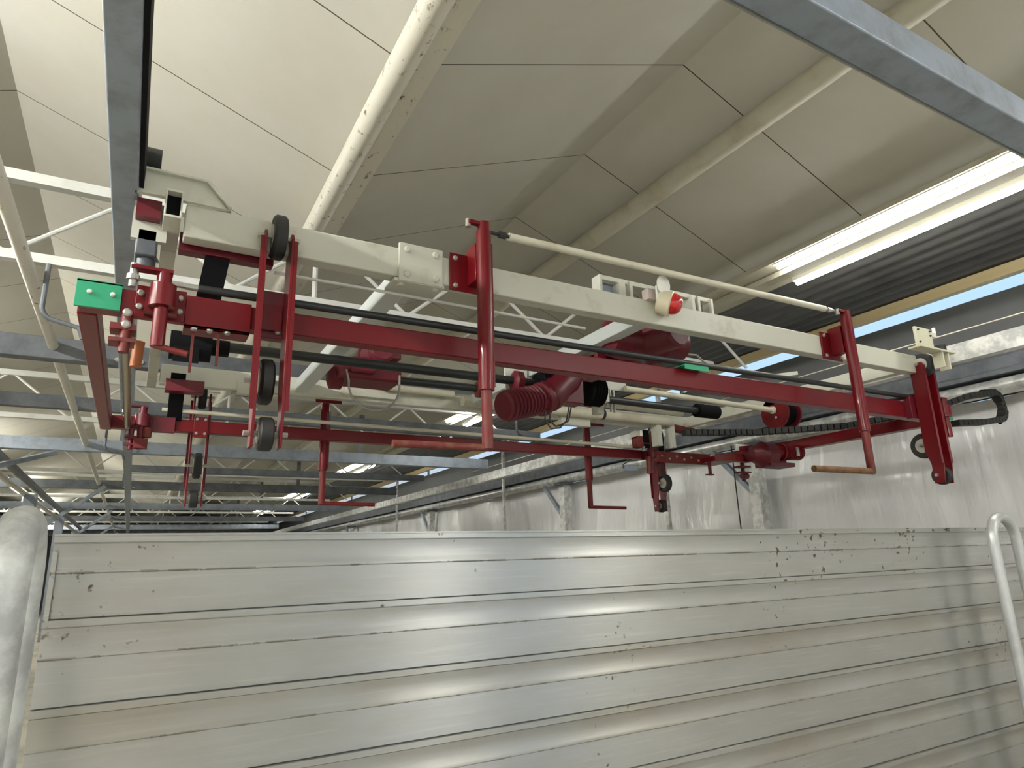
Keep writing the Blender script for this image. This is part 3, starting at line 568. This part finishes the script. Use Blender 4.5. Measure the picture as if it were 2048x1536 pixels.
part('pull_wire', MB().cyl((5.84, -1, 1.73), (5.84, 12, 1.73), .005, 6), CREAM, label='thin pale wire running back above the right rail', cat='wire')
# ------------------------------------------------------------------ aluminium side panel in front
A = root('aluminium_side_panel', 'long dull aluminium side panel of wide ribbed planks filling the foreground', 'panel', (2, 2, -1.6))
def prof_plank(z0):
    p = [(-.012, 0), (-.012, -.0155), (-.001, -.0158), (-.001, -.0185), (-.003, -.019)]
    for i in range(1, 9):
        t = i/8; p.append((-.003 + .005*math.sin(t*PI*.9) - .004*t*t, -.019 - .067*t))
    p += [(-.005, -.0885), (0, -.091), (0, -.1935), (.003, -.1955), (.012, -.1955), (.012, 0)]
    return [(2.0+y, z0+z) for y, z in p]
XL, XR = -.165, 4.9
for i in range(9):
    z0 = .089 - .197*i
    part('plank', MB().prism(prof_plank(z0), 'x', XL, XR), ALU, A)
part('top_rim', MB().box(XL, XR, 1.984, 2.03, .089, .094).box(XL, XR, 2.012, 2.03, -1.6, .09), ALU, A)
part('end_strip', MB().box(XL+.002, XL+.012, 1.975, 1.989, -.11, .05), ALU, A)
# tube hoops
pts = [(-.158, 1.27, -1.65), (-.158, 1.27, -.02)] + arc((-.158, 1.36, -.01), .09, 180, 0, 12, 'yz') + [(-.158, 1.45, -1.65)]
HOOP2 = mat('smooth galvanised tube', (.58, .60, .60), .38, .45, var=1, vcol=(.47, .49, .50), vscale=10)
HOOP = mat('mottled galvanised hoop', (.60, .62, .60), .5, .2, var=1, vcol=(.38, .39, .39), vscale=14, vpow=(.4, .62), bump=.15, bscale=30)
part('tube_hoop', MB().tube(pts, .031, 20), HOOP, label='thick mottled galvanised hoop post at the left edge', cat='hoop', group='tube hoops')
pts = [(3.90, 1.85, -1.65), (3.90, 1.85, .0)] + arc((4.02, 1.85, .02), .12, 180, 0, 14) + [(4.16, 1.85, -1.65)]
part('tube_hoop', MB().tube(pts, .026, 20), HOOP2, label='bright galvanised bent tube hoop at the right edge', cat='hoop', group='tube hoops')
# ------------------------------------------------------------------ world, camera
w = bpy.data.worlds.new('World'); bpy.context.scene.world = w; w.use_nodes = True
bg = w.node_tree.nodes['Background']; bg.inputs[1].default_value = .8
n = w.node_tree.nodes; l = w.node_tree.links
tc = n.new('ShaderNodeTexCoord'); sx = n.new('ShaderNodeSeparateXYZ'); l.new(tc.outputs['Generated'], sx.inputs[0])
cr = n.new('ShaderNodeValToRGB'); cr.color_ramp.elements[0].position = .1; cr.color_ramp.elements[1].position = .6
cr.color_ramp.elements[0].color = (1, .98, .90, 1); cr.color_ramp.elements[1].color = (.62, .92, 1.25, 1)
l.new(sx.outputs['X'], cr.inputs[0]); l.new(cr.outputs[0], bg.inputs[0])   # overcast behind, bluer towards the window side
cam = bpy.data.cameras.new('Camera'); co = bpy.data.objects.new('Camera', cam); C.objects.link(co)
cam.sensor_width = 36; cam.lens = 36*1320/2048; cam.clip_end = 200; cam.clip_start = .05
vy = Vector((256-1024, -(1143-768), -1320)).normalized()
vx = Vector((3430-1024, -(1045-768), -1320)); vx = (vx - vy*vx.dot(vy)).normalized(); vz = vx.cross(vy)
Rm = Matrix((vx, vy, vz)).to_4x4()
co.matrix_world = Matrix.Translation((0, 0, H)) @ Rm
sc = bpy.context.scene; sc.camera = co
sc.view_settings.view_transform = 'Standard'; sc.view_settings.look = 'None'; sc.view_settings.gamma = 1; sc.view_settings.exposure = .26
try: sc.view_settings.use_curve_mapping = False
except Exception: pass
